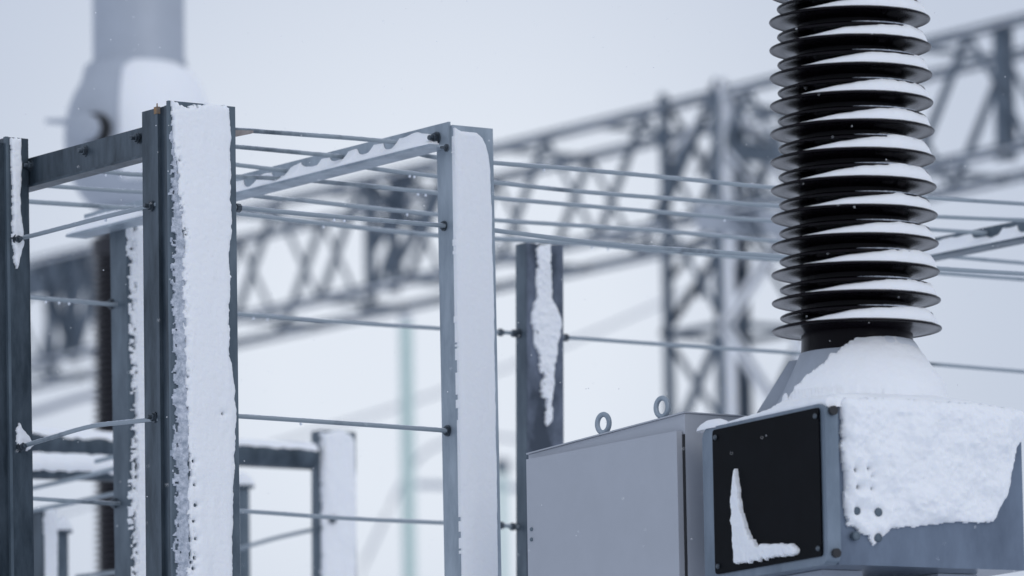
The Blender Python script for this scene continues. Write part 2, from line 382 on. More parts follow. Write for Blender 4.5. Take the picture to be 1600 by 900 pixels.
# ================================================================== STEEL FRAME: POSTS
def post_axis(xt, yt, xb, D=None, anchor=None, d=None):
    top = at(xt, yt, D) if D else at_plane(xt, yt, anchor, d)
    bot = at(xb, 900, top.y); dr = (top-bot)/(top.z-bot.z)
    return top, top - dr*top.z
def channel(top, bot, W, Fl, m, parent, th=.009, name='channel', u=U, v=V, o=0):
    bm = bmesh.new()
    P = [(0,0),(0,W),(Fl,W),(Fl,W-th),(th,W-th),(th,th),(Fl,th),(Fl,0)]
    prism(bm, [u*a+v*b for a, b in P], top, bot); return obj(name, bm, m, parent, False, .002)

# --- P1: heavy double post
p1t, p1b = post_axis(264, 157, 271, D=18.0)
P1 = thing('steel_post', p1b, 'thickest double steel post at left, front face plastered with snow, rust spot on top', 'post', 'posts of the steel frame')
prism_bm = bmesh.new(); o1 = U*0.012 + V*0.0
q = lambda a, b: U*a + V*b
# side channel facing left with a rib
t1 = at_plane(264, 163, p1t, U); dz = Z*(t1.z-p1t.z)
poly = [q(.014,.002), q(.030,.002), q(.030,.005), q(.056,.005), q(.056,-.006), q(.072,-.006), q(.072,.002), q(.158,.002), q(.158,.060), q(.150,.060), q(.150,.012), q(.022,.018), q(.022,.10), q(.014,.10)]
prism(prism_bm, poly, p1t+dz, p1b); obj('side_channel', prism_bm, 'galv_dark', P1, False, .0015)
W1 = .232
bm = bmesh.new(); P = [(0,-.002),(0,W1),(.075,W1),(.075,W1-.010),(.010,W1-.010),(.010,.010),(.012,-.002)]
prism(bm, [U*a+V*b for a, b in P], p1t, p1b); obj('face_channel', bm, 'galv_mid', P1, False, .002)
prism_bm = bmesh.new(); hexa(prism_bm, p1t+dz+q(.0545,-.0092)-Z*.020, q(.017,0), q(0,.012), Z*.021); hexa(prism_bm, p1t+dz+q(.032,.0088)-Z*.018, q(.020,0), q(0,.002), Z*.019); hexa(prism_bm, p1t+dz+q(.062,-.004), q(.003,0), q(0,.003), Z*.012)
obj('rust_patch', prism_bm, 'rust', P1, False, .003)
snow_face('snow', p1t-U*.0, V, -U, [(267,158),(275,160),(290,164),(300,163),(330,165),(350,164),(358,168),(359,200),(360,300),(359,400),(356,480),(358,560),(362,600),(367,640),(364,680),(361,760),(362,900),(364,1000),(292,1000),(290,900),(294,860),(290,800),(292,700),(289,620),(285,520),(284,420),(279,330),(274,260),(268,200)],
          .017, .008, P1, cell=.0028, edge=.022, seed=3, lump=.12, ns=18, speck=.013,
          holes=[(300,721,.004),(301,758,.003),(303,790,.0045),(300,815,.003),(303,842,.003),(301,872,.004),(299,888,.004),(345,647,.0022)])
snow_face('frost', p1t, V, -U, [(264,180),(276,200),(284,330),(290,430),(294,620),(296,900),(297,1000),(274,1000),(272,900),(270,700),(268,500),(266,300)], .005, .010, P1, cell=.0032, edge=.008, seed=31, m='frost', ns=60, lump=1.2, speck=.022)
hexbolt(at_plane(363,181,p1t+V*W1,U)+U*.03, V, .011, .012, P1)
f1 = p1t + V*.004
hexbolt(at_plane(236,322,p1t+V*-.0,U)+V*.0, -V, .012, .012, P1); hexbolt(at_plane(241,652,p1t,U), -V, .012, .012, P1)
hexbolt(at_plane(214,216,p1t+V*.03,U), -V, .012, .010, P1)
bm = bmesh.new(); a = at_plane(360,211,p1t+U*.05,V); b_ = at_plane(396,208,p1t+U*.05,V)
vv = [bm.verts.new(x) for x in (a-Z*.008, b_+Z*.0, b_+Z*.008, a+Z*.016)]; bm.faces.new(vv)
r_ = bmesh.ops.extrude_face_region(bm, geom=bm.faces[:]); [setattr(v, 'co', v.co+U*.02) for v in r_['geom'] if isinstance(v, bmesh.types.BMVert)]
obj('bracket', bm, mat('primer_tan', (.30,.27,.26), .6, var=.3, vscale=50), P1)

# --- P0: leftmost post
p0t, p0b = post_axis(12, 214, 21, anchor=p1t-V*.040, d=U)
P0 = thing('steel_post', p0b, 'dark leftmost steel post with a narrow frozen strip of snow near its top', 'post', 'posts of the steel frame')
bm = bmesh.new(); W0 = .073
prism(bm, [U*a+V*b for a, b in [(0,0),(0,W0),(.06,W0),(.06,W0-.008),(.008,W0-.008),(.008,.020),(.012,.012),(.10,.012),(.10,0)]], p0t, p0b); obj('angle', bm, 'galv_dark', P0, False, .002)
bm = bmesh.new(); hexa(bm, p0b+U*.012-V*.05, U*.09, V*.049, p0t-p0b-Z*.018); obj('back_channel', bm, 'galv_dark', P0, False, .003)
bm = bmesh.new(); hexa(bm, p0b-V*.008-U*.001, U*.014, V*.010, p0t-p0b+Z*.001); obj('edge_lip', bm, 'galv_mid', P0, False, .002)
snow_face('snow', p0t, V, -U, [(15,216),(31,217),(32,260),(31,300),(30,330),(33,350),(36,362),(36,378),(33,392),(28,410),(24,424),(20,410),(18,385),(16,360),(17,330),(16,280),(15,240)], .015, .004, P0, cell=.0025, edge=.012, seed=8, ns=40)
snow_face('snow', p0t, V, -U, [(28,650),(31,668),(46,685),(50,697),(40,705),(30,704),(24,690),(24,670)], .014, .004, P0, cell=.0025, edge=.012, seed=9, ns=40)
hexbolt(at_plane(27,374,p0t-U*.012,V), -U, .012, .012, P0); hexbolt(at_plane(34,698,p0t-U*.01,V), -U, .012, .012, P0)

# --- P2: middle post
p2t, p2b = post_axis(707, 195, 720, anchor=p1t, d=V)
P2 = thing('steel_post', p2b, 'bright galvanised channel post in the middle, whole face filled with smooth snow', 'post', 'posts of the steel frame')
W2 = .150
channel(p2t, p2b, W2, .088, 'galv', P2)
snow_face('snow', p2t, V, -U, [(707,197),(716,203),(730,206),(742,208),(751,216),(757,228),(761,243),(763,262),(765,300),(767,360),(769,460),(771,560),(773,680),(775,800),(776,900),(778,1000),(722,1000),(719,900),(716,780),(713,640),(710,480),(708,330),(706,230)], .017, .0022, P2, cell=.0032, edge=.018, seed=12, lump=.08, speck=.0015)

# --- P2-P3 beam (notched angle with drifted snow)
bt = at_plane(701, 190, p2t-V*.006, U)      # top corner of the upstanding leg
P3a = bt
def bu(px): return (at_plane(px, 300, bt, U)-bt).dot(U)
Lb = bu(131)
BM1 = thing('steel_crossbar', bt+U*Lb*.5-Z*.085, 'galvanised angle beam with scalloped snow drift, running back from the middle post', 'beam', 'cross beams of the steel frame')
bm = bmesh.new(); hexa(bm, bt-Z*.082, U*Lb, V*.007, Z*.082); obj('upright_leg', bm, 'galv', BM1, False, .0015)
fw = .072
bm = bmesh.new(); hexa(bm, bt-Z*.082-V*fw, U*Lb, V*(fw-.0005), Z*.008); obj('bottom_leg', bm, 'galv', BM1, False, .0015)
def drift(base, L_, parent, holes, seed, m='snow', h0=.030, amp=.020, du=.006, wid=None):
    wid = wid or fw; N = int(L_/du); K = 12; bm = bmesh.new(); rows = []
    nn = fbm(np.arange(N+1)*du*14, np.zeros(N+1), seed, 4); n2 = fbm(np.arange(N+1)*du*60, np.zeros(N+1), seed+3, 2)
    for i in range(N+1):
        s = i*du
        dip = 0.
        for hi, hs in enumerate(holes):
            q1 = math.sin(hi*7.3+seed); d = abs(s-hs-.012*q1)/(.050+.008*math.cos(hi*5.1+seed))
            if d < 1: dip = max(dip, (1-d**4)**.5*(.85+.25*q1))
        hb = max(.008, .060*(1+.15*nn[i]) - .026*dip - .020*max(0., 1-s/.12)); hf = .006+.003*nn[i]+.001*n2[i]
        ef = min(1., s/.03); ef = math.sqrt(1-(1-ef)**2); hb *= ef; hf *= ef
        row = []
        for k in range(K+1):
            f = k/K; y = -wid+.001 + (wid-.002)*f
            hh = hf + (hb-hf)*(.25*f+.75*f**2.2)
            if k == 0: hh *= .5
            row.append(bm.verts.new(base + U*s + V*y + Z*(.008+max(.001, hh))))
        row = [bm.verts.new(base+U*s+V*(-wid+.001)+Z*.0082)] + row
        rows.append(row)
    for A, B in zip(rows, rows[1:]):
        for k in range(K+1): bm.faces.new([A[k], A[k+1], B[k+1], B[k]])
    return obj('snow_drift', bm, m, parent, True)
hl = [bu(x)-.05 for x in (396,440,484,528,572,616,352,308,264,220)]
drift(bt-Z*.082+U*.05, Lb-.05, BM1, hl, 21)
hexbolt(at_plane(682,216,bt-V*.002,U), -V, .015, .016, BM1)
hexbolt(at_plane(698,231,bt-V*.03,U)-Z*.0, -V, .009, .008, BM1)

# --- P3 behind P1
p3t, p3b = post_axis(196, 352, 204, anchor=bt+V*.0075, d=U)
P3 = thing('steel_post', p3b, 'snow streaked post half hidden behind the thick double post, pointed beam end on top', 'post', 'posts of the steel frame')
channel(p3t, p3b, .15, .100, 'galv_mid', P3)
snow_face('snow', p3t, V, -U, [(196,352),(262,352),(262,1000),(206,1000),(203,900),(202,860),(198,800),(202,730),(203,640),(202,560),(198,480),(196,420)], .018, .006, P3, cell=.0036, edge=.018, seed=15, speck=.045)
hexbolt(at_plane(174,475,p3t,U), -V, .013, .012, P3); hexbolt(at_plane(178,786,p3t,U), -V, .013, .012, P3)

# --- P4
p4t, p4b = post_axis(823, 379, 824, anchor=p3t, d=V)
P4 = thing('steel_post', p4b, 'dark wet-stained steel post behind the grey cabinet, with one long tapering tongue of snow', 'post', 'posts of the steel frame')
W4 = (at_plane(880,500,p4t,V)-at_plane(823,500,p4t,V)).dot(V)
bm = bmesh.new(); prism(bm, [U*a+V*b for a, b in [(0,0),(0,W4),(.07,W4),(.07,W4-.009),(.009,W4-.009),(.009,.009),(.065,.009),(.065,0)]], p4t, p4b); obj('channel', bm, 'wet', P4, False, .002)
bm = bmesh.new(); hexa(bm, p4b-V*.003+U*.001, U*.062, V*.0025, p4t-p4b); obj('side_plate', bm, 'galv_mid', P4)
snow_face('snow', p4t, V, -U, [(837,382),(859,382),(861,430),(863,465),(871,485),(875,510),(873,530),(868,545),(870,565),(865,580),(866,600),(862,620),(864,645),(860,662),(854,668),(848,655),(850,630),(843,612),(846,590),(838,572),(842,555),(832,540),(834,520),(828,505),(832,480),(835,465),(837,430)], .010, .008, P4, cell=.003, edge=.010, seed=17, ns=45, lump=1.1, speck=.014)
hexbolt(at_plane(812,521,p4t-V*.004,U), -V, .014, .014, P4); hexbolt(at_plane(812,823,p4t-V*.004,U), -V, .014, .014, P4)

# --- P0-P1 beam
ba = p1t + V*.037 + U*.10
b0 = at_plane(218, 200, ba, U); 
LB = (at_plane(25, 250, ba, U)-b0).dot(U)+.05
BM0 = thing('steel_crossbar', b0+U*LB*.5-Z*.1, 'dark channel beam with round bolt heads joining the two left posts', 'beam', 'cross beams of the steel frame')
bm = bmesh.new(); hb = .092
PP = [(0,0),(0,-hb),(.05,-hb),(.05,-hb+.008),(.008,-hb+.008),(.008,-.008),(.05,-.008),(.05,0)]
a_ = [bm.verts.new(b0-U*.08+V*x+Z*y) for x, y in PP]; c_ = [bm.verts.new(b0+U*LB+V*x+Z*y) for x, y in PP]
bm.faces.new(a_); bm.faces.new(c_[::-1])
for i in range(8): bm.faces.new([a_[i], a_[(i+1)%8], c_[(i+1)%8], c_[i]])
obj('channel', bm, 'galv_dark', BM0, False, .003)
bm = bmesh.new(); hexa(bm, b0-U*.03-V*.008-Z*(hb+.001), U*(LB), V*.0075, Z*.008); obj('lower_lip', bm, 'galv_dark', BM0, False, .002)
for x, y in ((133,236),(48,259)): hexbolt(at_plane(x, y, b0, U), -V, .013, .012, BM0)

# --- right hand beam
br0 = at_z(1600, 343, bt.z); s0 = (at_plane(1390, 380, br0, U)-br0).dot(U); base = br0-U*1.2
BM2 = thing('steel_crossbar', base+U*1.0-Z*.09, 'snow filled angle beam emerging from behind the black insulator at right', 'beam', 'cross beams of the steel frame')
bm = bmesh.new(); hexa(bm, base-Z*.082, U*(1.2+s0), V*.007, Z*.082); obj('upright_leg', bm, 'galv_mid', BM2, False, .0015)
bm = bmesh.new(); hexa(bm, base-Z*.082-V*fw, U*(1.2+s0), V*(fw-.0005), Z*.008); obj('bottom_leg', bm, 'galv_mid', BM2, False, .0015)
drift(base-Z*.082, 1.2+s0, BM2, [1.2+x*.1 for x in (-3,-1.5,-.2,1.6,2.4)], 25)
# posts carrying it, outside the picture and hidden by the tank
for a_, lab in ((base+U*.2, 'bare steel post under the right hand beam, outside the picture'),):
    tq = thing('steel_post', Vector((a_.x, a_.y, 0)), lab, 'post', 'posts of the steel frame')
    channel(a_+V*.0075-Z*.002, Vector((a_.x, a_.y, 0))+V*.0075, .15, .088, 'galv', tq)

# --- rods
def rod(pts, anchor, d, label, r=.0066, m='rod', nuts=(), beads=(), dark=None):
    P = [at_plane(x, y, anchor, d) for x, y in pts]
    t = thing('tie_rod', (P[0]+P[-1])/2, label, 'rod', 'tie rods of the steel frame')
    bm = bmesh.new(); tube(bm, catmull(P, 5), r, 12); obj('bar', bm, m, t, True)
    rime = [p+Z*r*.62 for p in catmull(P, 14)]
    bm = bmesh.new(); tube(bm, rime, [r*(.50+.18*random.random()) for _ in rime], 7); obj('rime', bm, 'frost', t, True)
    dd = (P[-1]-P[0]).normalized()
    for x, y in nuts:
        bm = bmesh.new(); p = at_plane(x, y, anchor, d); lathe(bm, p-dd*.008, [(0,0),(.0135,.001),(.0135,.015),(0,.016)], 6, dd); obj('nut', bm, 'bolt', t)
    for x, y in beads:
        y = float(np.interp(x, [p_[0] for p_ in pts], [p_[1] for p_ in pts])); p = at_plane(x, y, anchor, d)-Z*(r+.003); bm = bmesh.new(); lathe(bm, p, [(0,-.0055),(.003,-.0045),(.0045,-.001),(.003,.003),(.001,.007),(0,.008)], 10); obj('ice_bead', bm, 'ice', t, True)
    return t
fr = at_plane(696, 352, p2t, U)                       # front row plane
rod([(268,317),(300,319),(370,324.5),(480,335),(600,345),(695,353),(770,360),(925,379),(1030,388),(1210,400),(1471,420),(1700,434)], fr, V, 'front rod ending at the nut near the top of the snow filled post', nuts=((372,325),), beads=((522,343),(538,344)))
rod([(272,644),(372,650.5),(500,659),(600,666),(697,673)], fr, V, 'mid height rod ending in a nut on the side of the snow filled post', beads=((470,658),))
hexbolt(at_plane(694,353,p2t,U), -V, .012, .012, P2); hexbolt(at_plane(699,673,p2t,U), -V, .013, .013, P2)
rr_ = at_plane(183, 476, p3t, U)
rod([(-60,455),(45,465),(110,470),(170,475.5),(375,491),(540,504),(690,513.5),(775,519),(806,521),(880,527),(1060,540),(1245,552),(1455,569),(1600,581),(1700,589)], rr_, V, 'long rear rod passing through the wet-stained post and behind the insulator neck', nuts=((782,519.5),(803,521),(884,527.5)), beads=((72,470.5),(92,473),(108,474),(396,494),(418,496)))
rod([(-60,771),(50,779),(110,783),(178,787),(375,798.5),(540,810),(690,817),(778,821),(812,823.5)], rr_, V, 'lowest long rear rod ending at the wet-stained post beside the cabinet', nuts=((783,821),(801,823)))
# rods notched into the beam from the left
def beamrod(pts, label, **k): rod(pts, at_plane(*pts[-1], bt, U), V, label, **k)
beamrod([(330,200.5),(363,202.5),(480,211),(560,217),(622,223)], 'topmost thin rod, from the tan bracket to the upper end of the snowy notched beam')
beamrod([(330,227),(363,229),(440,236),(535,245)], 'second rod from the top, ending halfway along the snowy notched beam')
beamrod([(330,254),(363,257),(446,267)], 'short third rod from the top, ending on the lower part of the snowy notched beam')
zr = bt.z - .05
def roofrod(pts, label, k=None, **kw):
    x, y = k or [p for p in pts if 680 <= p[0] <= 780][0]
    rod(pts, at_z(x, y, zr), V, label, **kw)
roofrod([(646,239),(683,246),(770,254.5),(880,263),(1000,273.5),(1100,283),(1200,292.5),(1461,310),(1700,325)], 'highest roof rod of the parallel set beyond the snow filled post', beads=((850,265),))
roofrod([(560,259),(573,262),(683,276),(770,285),(880,297),(1000,307),(1215,322),(1469,339),(1700,347)], 'second roof rod of the parallel set right of the middle post', beads=((640,275),(647,276)))
roofrod([(20,258),(157,268),(218,273),(363,276),(500,283.5),(683,302),(770,309.5),(1000,329),(1200,345),(1457,359),(1700,376)], 'third roof rod of the parallel set, also seen just under the dark beam at left', beads=((165,274),(188,276),(653,303),(665,304),(1132,345)))
roofrod([(-40,281),(67,290),(218,300),(363,304),(410,307.5),(550,322),(683,335.5),(770,344),(1030,361),(1200,376),(1515,404),(1700,420)], 'fourth roof rod of the parallel set, passing under the lower end of the notched beam', beads=((636,336),))
roofrod([(-40,309),(42,315),(200,325),(290,329),(363,333.5),(500,349),(600,360),(683,368),(770,373),(900,380),(1030,392),(1200,405),(1471,427),(1700,444)], 'lowest roof rod of the parallel set, passing close over the top of the wet-stained post', r=.0074, beads=((505,356),(925,388),(950,390)))
# side rods between the two left posts
s1 = p1t + V*.006
rod([(27,374),(60,366),(110,353),(160,340),(218,326),(250,318)], s1, U, 'short upper side rod from the nut on the leftmost post to the thick post', beads=((165,343),))
rod([(34,698),(60,690),(90,681),(120,672),(150,665),(185,661),(250,655)], s1, U, 'bent lower side rod from the leftmost post to the thick post')

# ================================================================== LOWER LEFT: SECOND FRAME
def pipe(pts, D, r, label, snow=.9, lo=16):
    a = at(*pts[0], D); P = [at_plane(x, y, a, V) for x, y in pts]
    t = thing('support_pipe', (P[0]+P[-1])/2, label, 'pipe', 'horizontal snow topped pipes')
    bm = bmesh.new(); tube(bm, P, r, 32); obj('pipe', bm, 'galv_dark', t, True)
    L_ = (P[-1]-P[0]); N = 150; K = 12; bm = bmesh.new(); rows = []; d = L_.normalized(); x = d.cross(Z).normalized()  # x points towards camera side or away
    if x.dot(-U) < 0: x = -x
    nn = fbm(np.arange(N+1)*.22, np.zeros(N+1), int(r*1e4), 3); up = x.cross(d); up = up if up.z > 0 else -up
    for i in range(N+1):
        c = P[0]+L_*i/N; row = []
        for k in range(K+1):
            th = R(lo+20*nn[i]) + R(168-lo)*k/K
            e = min(1, min(k, K-k)/2.5); rad = r*1.01 + r*.35*e*snow*(1+.35*nn[i])
            row.append(bm.verts.new(c + x*math.cos(th)*rad + up*math.sin(th)*rad))
        rows.append(row)
    for A, B in zip(rows, rows[1:]):
        for k in range(K): bm.faces.new([A[k], A[k+1], B[k+1], B[k]])
    obj('snow', bm, 'snow', t, True); return t, P
pipe([(-80,684),(50,691),(170,698),(370,708),(487,714)], 23.6, .053, 'horizontal dark pipe capped with snow, ending at the short snowy post', .22, 24)
pipe([(-80,724),(50,731),(172,735),(300,739)], 22.8, .043, 'lower horizontal pipe thickly coated in snow, seen between the two left posts', .8, -28)
p5t, p5b = post_axis(500, 672, 501, D=24.6)
P5 = thing('steel_post', p5b, 'short snow faced channel post with its top showing low between the thick and middle posts', 'post', 'posts of the second steel frame')
channel(p5t, p5b, (at_plane(556,800,p5t,V)-at_plane(500,800,p5t,V)).dot(V), .065, 'galv_mid', P5)
snow_face('snow', p5t, V, -U, [(499,673),(506,676),(530,671),(545,678),(552,690),(554,760),(554,900),(554,1000),(503,1000),(501,900),(500,760)], .024, .003, P5, cell=.005, edge=.02, seed=41)
bm = bmesh.new(); lathe(bm, at_plane(517,812,p5t-U*.02,V), [(0,0),(.016,0),(.016,.02),(0,.02)], 12, -U); obj('bolt', bm, 'bolt', P5)
p6t, p6b = post_axis(66, 792, 68, D=23.5)
P6 = thing('steel_post', p6b, 'snow faced steel post low in the left corner gap', 'post', 'posts of the second steel frame')
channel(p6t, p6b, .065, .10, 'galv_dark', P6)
snow_face('snow', p6t, V, -U, [(67,794),(88,794),(90,1000),(69,1000)], .02, .002, P6, cell=.005, edge=.02, seed=43)
def capped(px, top, r, D, label, plate=True):
    b = at(px, 900, D); tp = at(px, top, D); b0 = Vector((tp.x, tp.y, 0))
    t = thing('capped_stanchion', b0, label, 'column')
    bm = bmesh.new(); lathe(bm, b0, [(0,0),(r,0),(r,tp.z-.03),(0,tp.z-.03)], 24); obj('column', bm, 'galv_mid', t, True)
    bm = bmesh.new(); lathe(bm, b0, [(0,tp.z-.029),(r*1.8,tp.z-.029),(r*1.8,tp.z-.018),(0,tp.z-.018)], 24); obj('cap_plate', bm, 'galv_mid', t, True)
    bm = bmesh.new(); lathe(bm, b0, [(r*1.82,tp.z-.018),(r*1.8,tp.z-.006),(r*1.1,tp.z+.022),(0,tp.z+.042)], 24); obj('snow', bm, 'snow', t, True)
capped(98, 822, .022, 24.5, 'slim round column with a snow capped plate low in the left corner gap')
capped(380, 752, .026, 25.5, 'slim column with a snow capped plate peeking out right of the thick post')
def siderod(pts, D, label):
    a = at(*pts[0], D); P = [at_plane(x, y, a, U) for x, y in pts]
    bm = bmesh.new(); tube(bm, catmull(P, 4), .0085, 10); return tag(obj('tie_rod', bm, 'rod', None, True), label, 'rod', 'tie rods of the second frame')
siderod([(487,828),(430,841),(378,856),(340,866)], 24.6, 'thin rod slanting down left from the short snowy post')
siderod([(215,722),(130,745),(50,763),(0,775)], 22.5, 'thin slanting rod below the snow coated pipe at left')
siderod([(215,762),(170,773),(90,790),(20,804)], 22.9, 'thin slanting rod meeting the lowest rear rod at left')
siderod([(185,712),(150,721)], 22.2, 'short rod stub in front of the snow coated pipe')
siderod([(230,888),(172,895),(120,901)], 23.2, 'thin slanting rod at the bottom edge behind the left post')

# ================================================================== TRANSFORMER: TANK, TURRET, INSULATOR
UT, VT = frame(28)
TC = at(1339, 515, 17.4)                       # insulator axis at its lowest shed
ppm = F/17.4
near = at(1305, 633, 16.93)                    # top of the near upright corner
LV = (at_plane(1596, 700, near, VT)-near).dot(VT)
LU = (at_plane(1112, 700, near, UT)-near).dot(UT)
zt = near.z; zb = at_plane(1313, 882, near, VT).z; TH = zt-zb
TR = thing('instrument_transformer', Vector((TC.x, TC.y, 0)), 'high voltage transformer with tall black ribbed insulator on a snow plastered steel tank', 'transformer')
nb = Vector((near.x, near.y, zb))
bm = bmesh.new(); hexa(bm, nb, UT*LU, VT*LV, Z*TH); tank = obj('tank', bm, 'tank_wet', TR, False, .012)
rim = .042
# terminal box rim with rounded corners, on the left face
def rounded(cx, cy, w_, h_, r, n=6):
    P = []
    for (sx, sy, a0) in ((1,1,0),(-1,1,90),(-1,-1,180),(1,-1,270)):
        for k in range(n+1): a = R(a0+90*k/n); P.append((cx+sx*(w_/2-r)+r*math.cos(a), cy+sy*(h_/2-r)+r*math.sin(a)))
    return P
def plate(name, P, off, depth, m, parent, bev=.0):
    bm = bmesh.new(); o0 = nb + VT*off
    a = [bm.verts.new(o0+UT*x+Z*y) for x, y in P]; b = [bm.verts.new(o0+UT*x+Z*y-VT*depth) for x, y in P]
    bm.faces.new(a); bm.faces.new(b[::-1]); n = len(P)
    for i in range(n): bm.faces.new([a[i], a[(i+1)%n], b[(i+1)%n], b[i]])
    return obj(name, bm, m, parent, True, bev)
pl = plate('terminal_box', rounded(LU/2-.018, TH/2+.002, LU-.006, TH+.004, .035), -.001, rim, 'tank', TR, .004)
inn = rounded(LU/2-.040, TH/2+.008, LU-.100, TH-.030, .012)
bp = plate('black_cover', inn, -.001-rim, .006, 'black', TR, .002)
# recessed darker window inside the cover, screws at the corners
for x, y in ((.025,.045),(LU-.11,.045),(.025,TH-.03),(LU-.11,TH-.03)):
    bm = bmesh.new(); lathe(bm, nb-VT*(rim+.007)+UT*x+Z*y, [(0,0),(.008,0),(.008,.003),(.006,.006),(0,.007)], 16, -VT); obj('screw', bm, 'bolt', bp, True)
sa = nb - VT*(rim+.008)
snow_face('snow', sa, UT, -VT, [(1152,728),(1155,745),(1158,770),(1163,800),(1170,825),(1178,843),(1188,851),(1215,850),(1245,850),(1250,857),(1248,866),(1220,870),(1190,876),(1162,882),(1151,880),(1149,850),(1147,800),(1147,765)], 0.014, .006, bp, cell=.0022, edge=.009, seed=51, ns=60, speck=.004)
# dark lifting holes in the rim
for x, y in ((1303,641),(1308,864)):
    p = at_plane(x, y, near-UT*.0235, VT); bm = bmesh.new(); lathe(bm, p, [(0,-.01),(.013,-.01),(.013,.0015),(0,.0015)], 20, -UT); obj('hole_plug', bm, 'rubber', pl, True)
# bolts in the side face
for x, y in ((1334,799),(1368,801),(1334,838),(1368,841)):
    p = at_plane(x, y, near, VT); bm = bmesh.new(); lathe(bm, p, [(0,-.002),(.0125,-.002),(.0125,.016),(.009,.020),(0,.021)], 20, -UT); obj('bolt', bm, 'galv_mid', tank, True)
snow_face('snow', near, VT, -UT, [(1309,626),(1318,621),(1400,621),(1460,626),(1530,632),(1575,638),(1597,645),(1603,658),(1600,680),(1588,700),(1583,725),(1578,755),(1570,780),(1558,800),(1550,816),(1520,818),(1480,817),(1440,822),(1405,826),(1388,830),(1376,842),(1362,853),(1354,840),(1343,836),(1330,826),(1322,824),(1318,800),(1314,740),(1311,690)],
          .036, .006, tank, cell=.0036, edge=.045, seed=55, ns=28, lump=.9, holes=[(1331,735,.0032),(1352,733,.002),(1358,745,.0015),(1335,762,.0028),(1358,764,.002),(1334,799,.0055),(1368,801,.004),(1334,838,.006),(1368,841,.006)])
# stand under the tank
bm = bmesh.new(); hexa(bm, nb+UT*.14+VT*.03-Z*.30, UT*(LU-.28), VT*.13, Z*.2985); obj('saddle', bm, 'paint2', TR, False, .006)
bm = bmesh.new(); hexa(bm, nb+UT*.05+VT*.02-Z*.36, UT*(LU-.1), VT*(LV-.04), Z*.06); obj('base_frame', bm, 'galv_mid', TR, False, .006)
bm = bmesh.new(); hexa(bm, nb+UT*.14+VT*(LV-.2)-Z*.30, UT*(LU-.28), VT*.13, Z*.2985); obj('saddle', bm, 'paint2', TR, False, .006)
for i in (0,1):
    for j in (0,1):
        p = nb+UT*(.06 if i == 0 else LU-.16)+VT*(.04 if j == 0 else LV-.14); p.z = 0
        bm = bmesh.new(); hexa(bm, p, UT*.1, VT*.1, Z*(zb-.361)); obj('stand_leg', bm, 'galv', TR, False, .006)
# top plate (flange) and turret
cx = Vector((TC.x, TC.y, 0))
ctr = nb + UT*LU*.5 + VT*LV*.5
bm = bmesh.new(); e = .245
pc_ = Vector((TC.x, TC.y, zt))
hexa(bm, pc_-UT*e-VT*e+Z*.0015, UT*2*e, VT*2*e, Z*.032); obj('turret_flange', bm, 'paint2', TR, False, .006)
rb = 90/ppm; zn = at(1339, 553, 17.4).z; hT = zn-(zt+.033)
# square-to-round turret
bm = bmesh.new(); n = 64; rings = []
for f in (0, .12, .25, .4, .55, .7, .85, .95, 1.0):
    ring = []
    for k in range(n):
        a = 2*math.pi*k/n; d = UT*math.cos(a)+VT*math.sin(a)
        sq = .215/max(abs(math.cos(a)), abs(math.sin(a))); sq = min(sq, .262)
        rt = rb*1.02; fr_ = f**.8; r = sq*(1-fr_)+rt*fr_
        ring.append(bm.verts.new(Vector((TC.x, TC.y, zt+.033+hT*f))+d*r))
    rings.append(ring)
for A, B in zip(rings, rings[1:]):
    for k in range(n): bm.faces.new([A[k], A[(k+1)%n], B[(k+1)%n], B[k]])
bm.faces.new(rings[-1]); obj('turret', bm, 'paint2', TR, True)
for ca, sa_ in ((1,-1),(1,1)):
    dd = (UT*ca+VT*sa_).normalized(); base_ = Vector((TC.x, TC.y, zt+.033)); side = dd.cross(Z)
    bm = bmesh.new(); vv = [base_+dd*.18, base_+dd*.300, base_+dd*.297+Z*.014, base_+dd*(rb+.035)+Z*(hT-.012), base_+dd*(rb*.8)+Z*(hT-.004)]
    a = [bm.verts.new(v+side*.011) for v in vv]; b = [bm.verts.new(v-side*.011) for v in vv]
    bm.faces.new(a); bm.faces.new(b[::-1])
    for i in range(5): bm.faces.new([a[i], a[(i+1)%5], b[(i+1)%5], b[i]])
    obj('turret_rib', bm, 'paint2', TR, False, .003)
# small flange bolt
for kx in (.8, .15, -.5):
    bm = bmesh.new(); lathe(bm, pc_-VT*(e-.03)+UT*e*kx*.9+Z*.033, [(0,0),(.016,0),(.016,.012),(0,.012)], 6); obj('flange_bolt', bm, 'bolt', TR)

def smooth(t): t = max(0., min(1., t)); return t*t*(3-2*t)
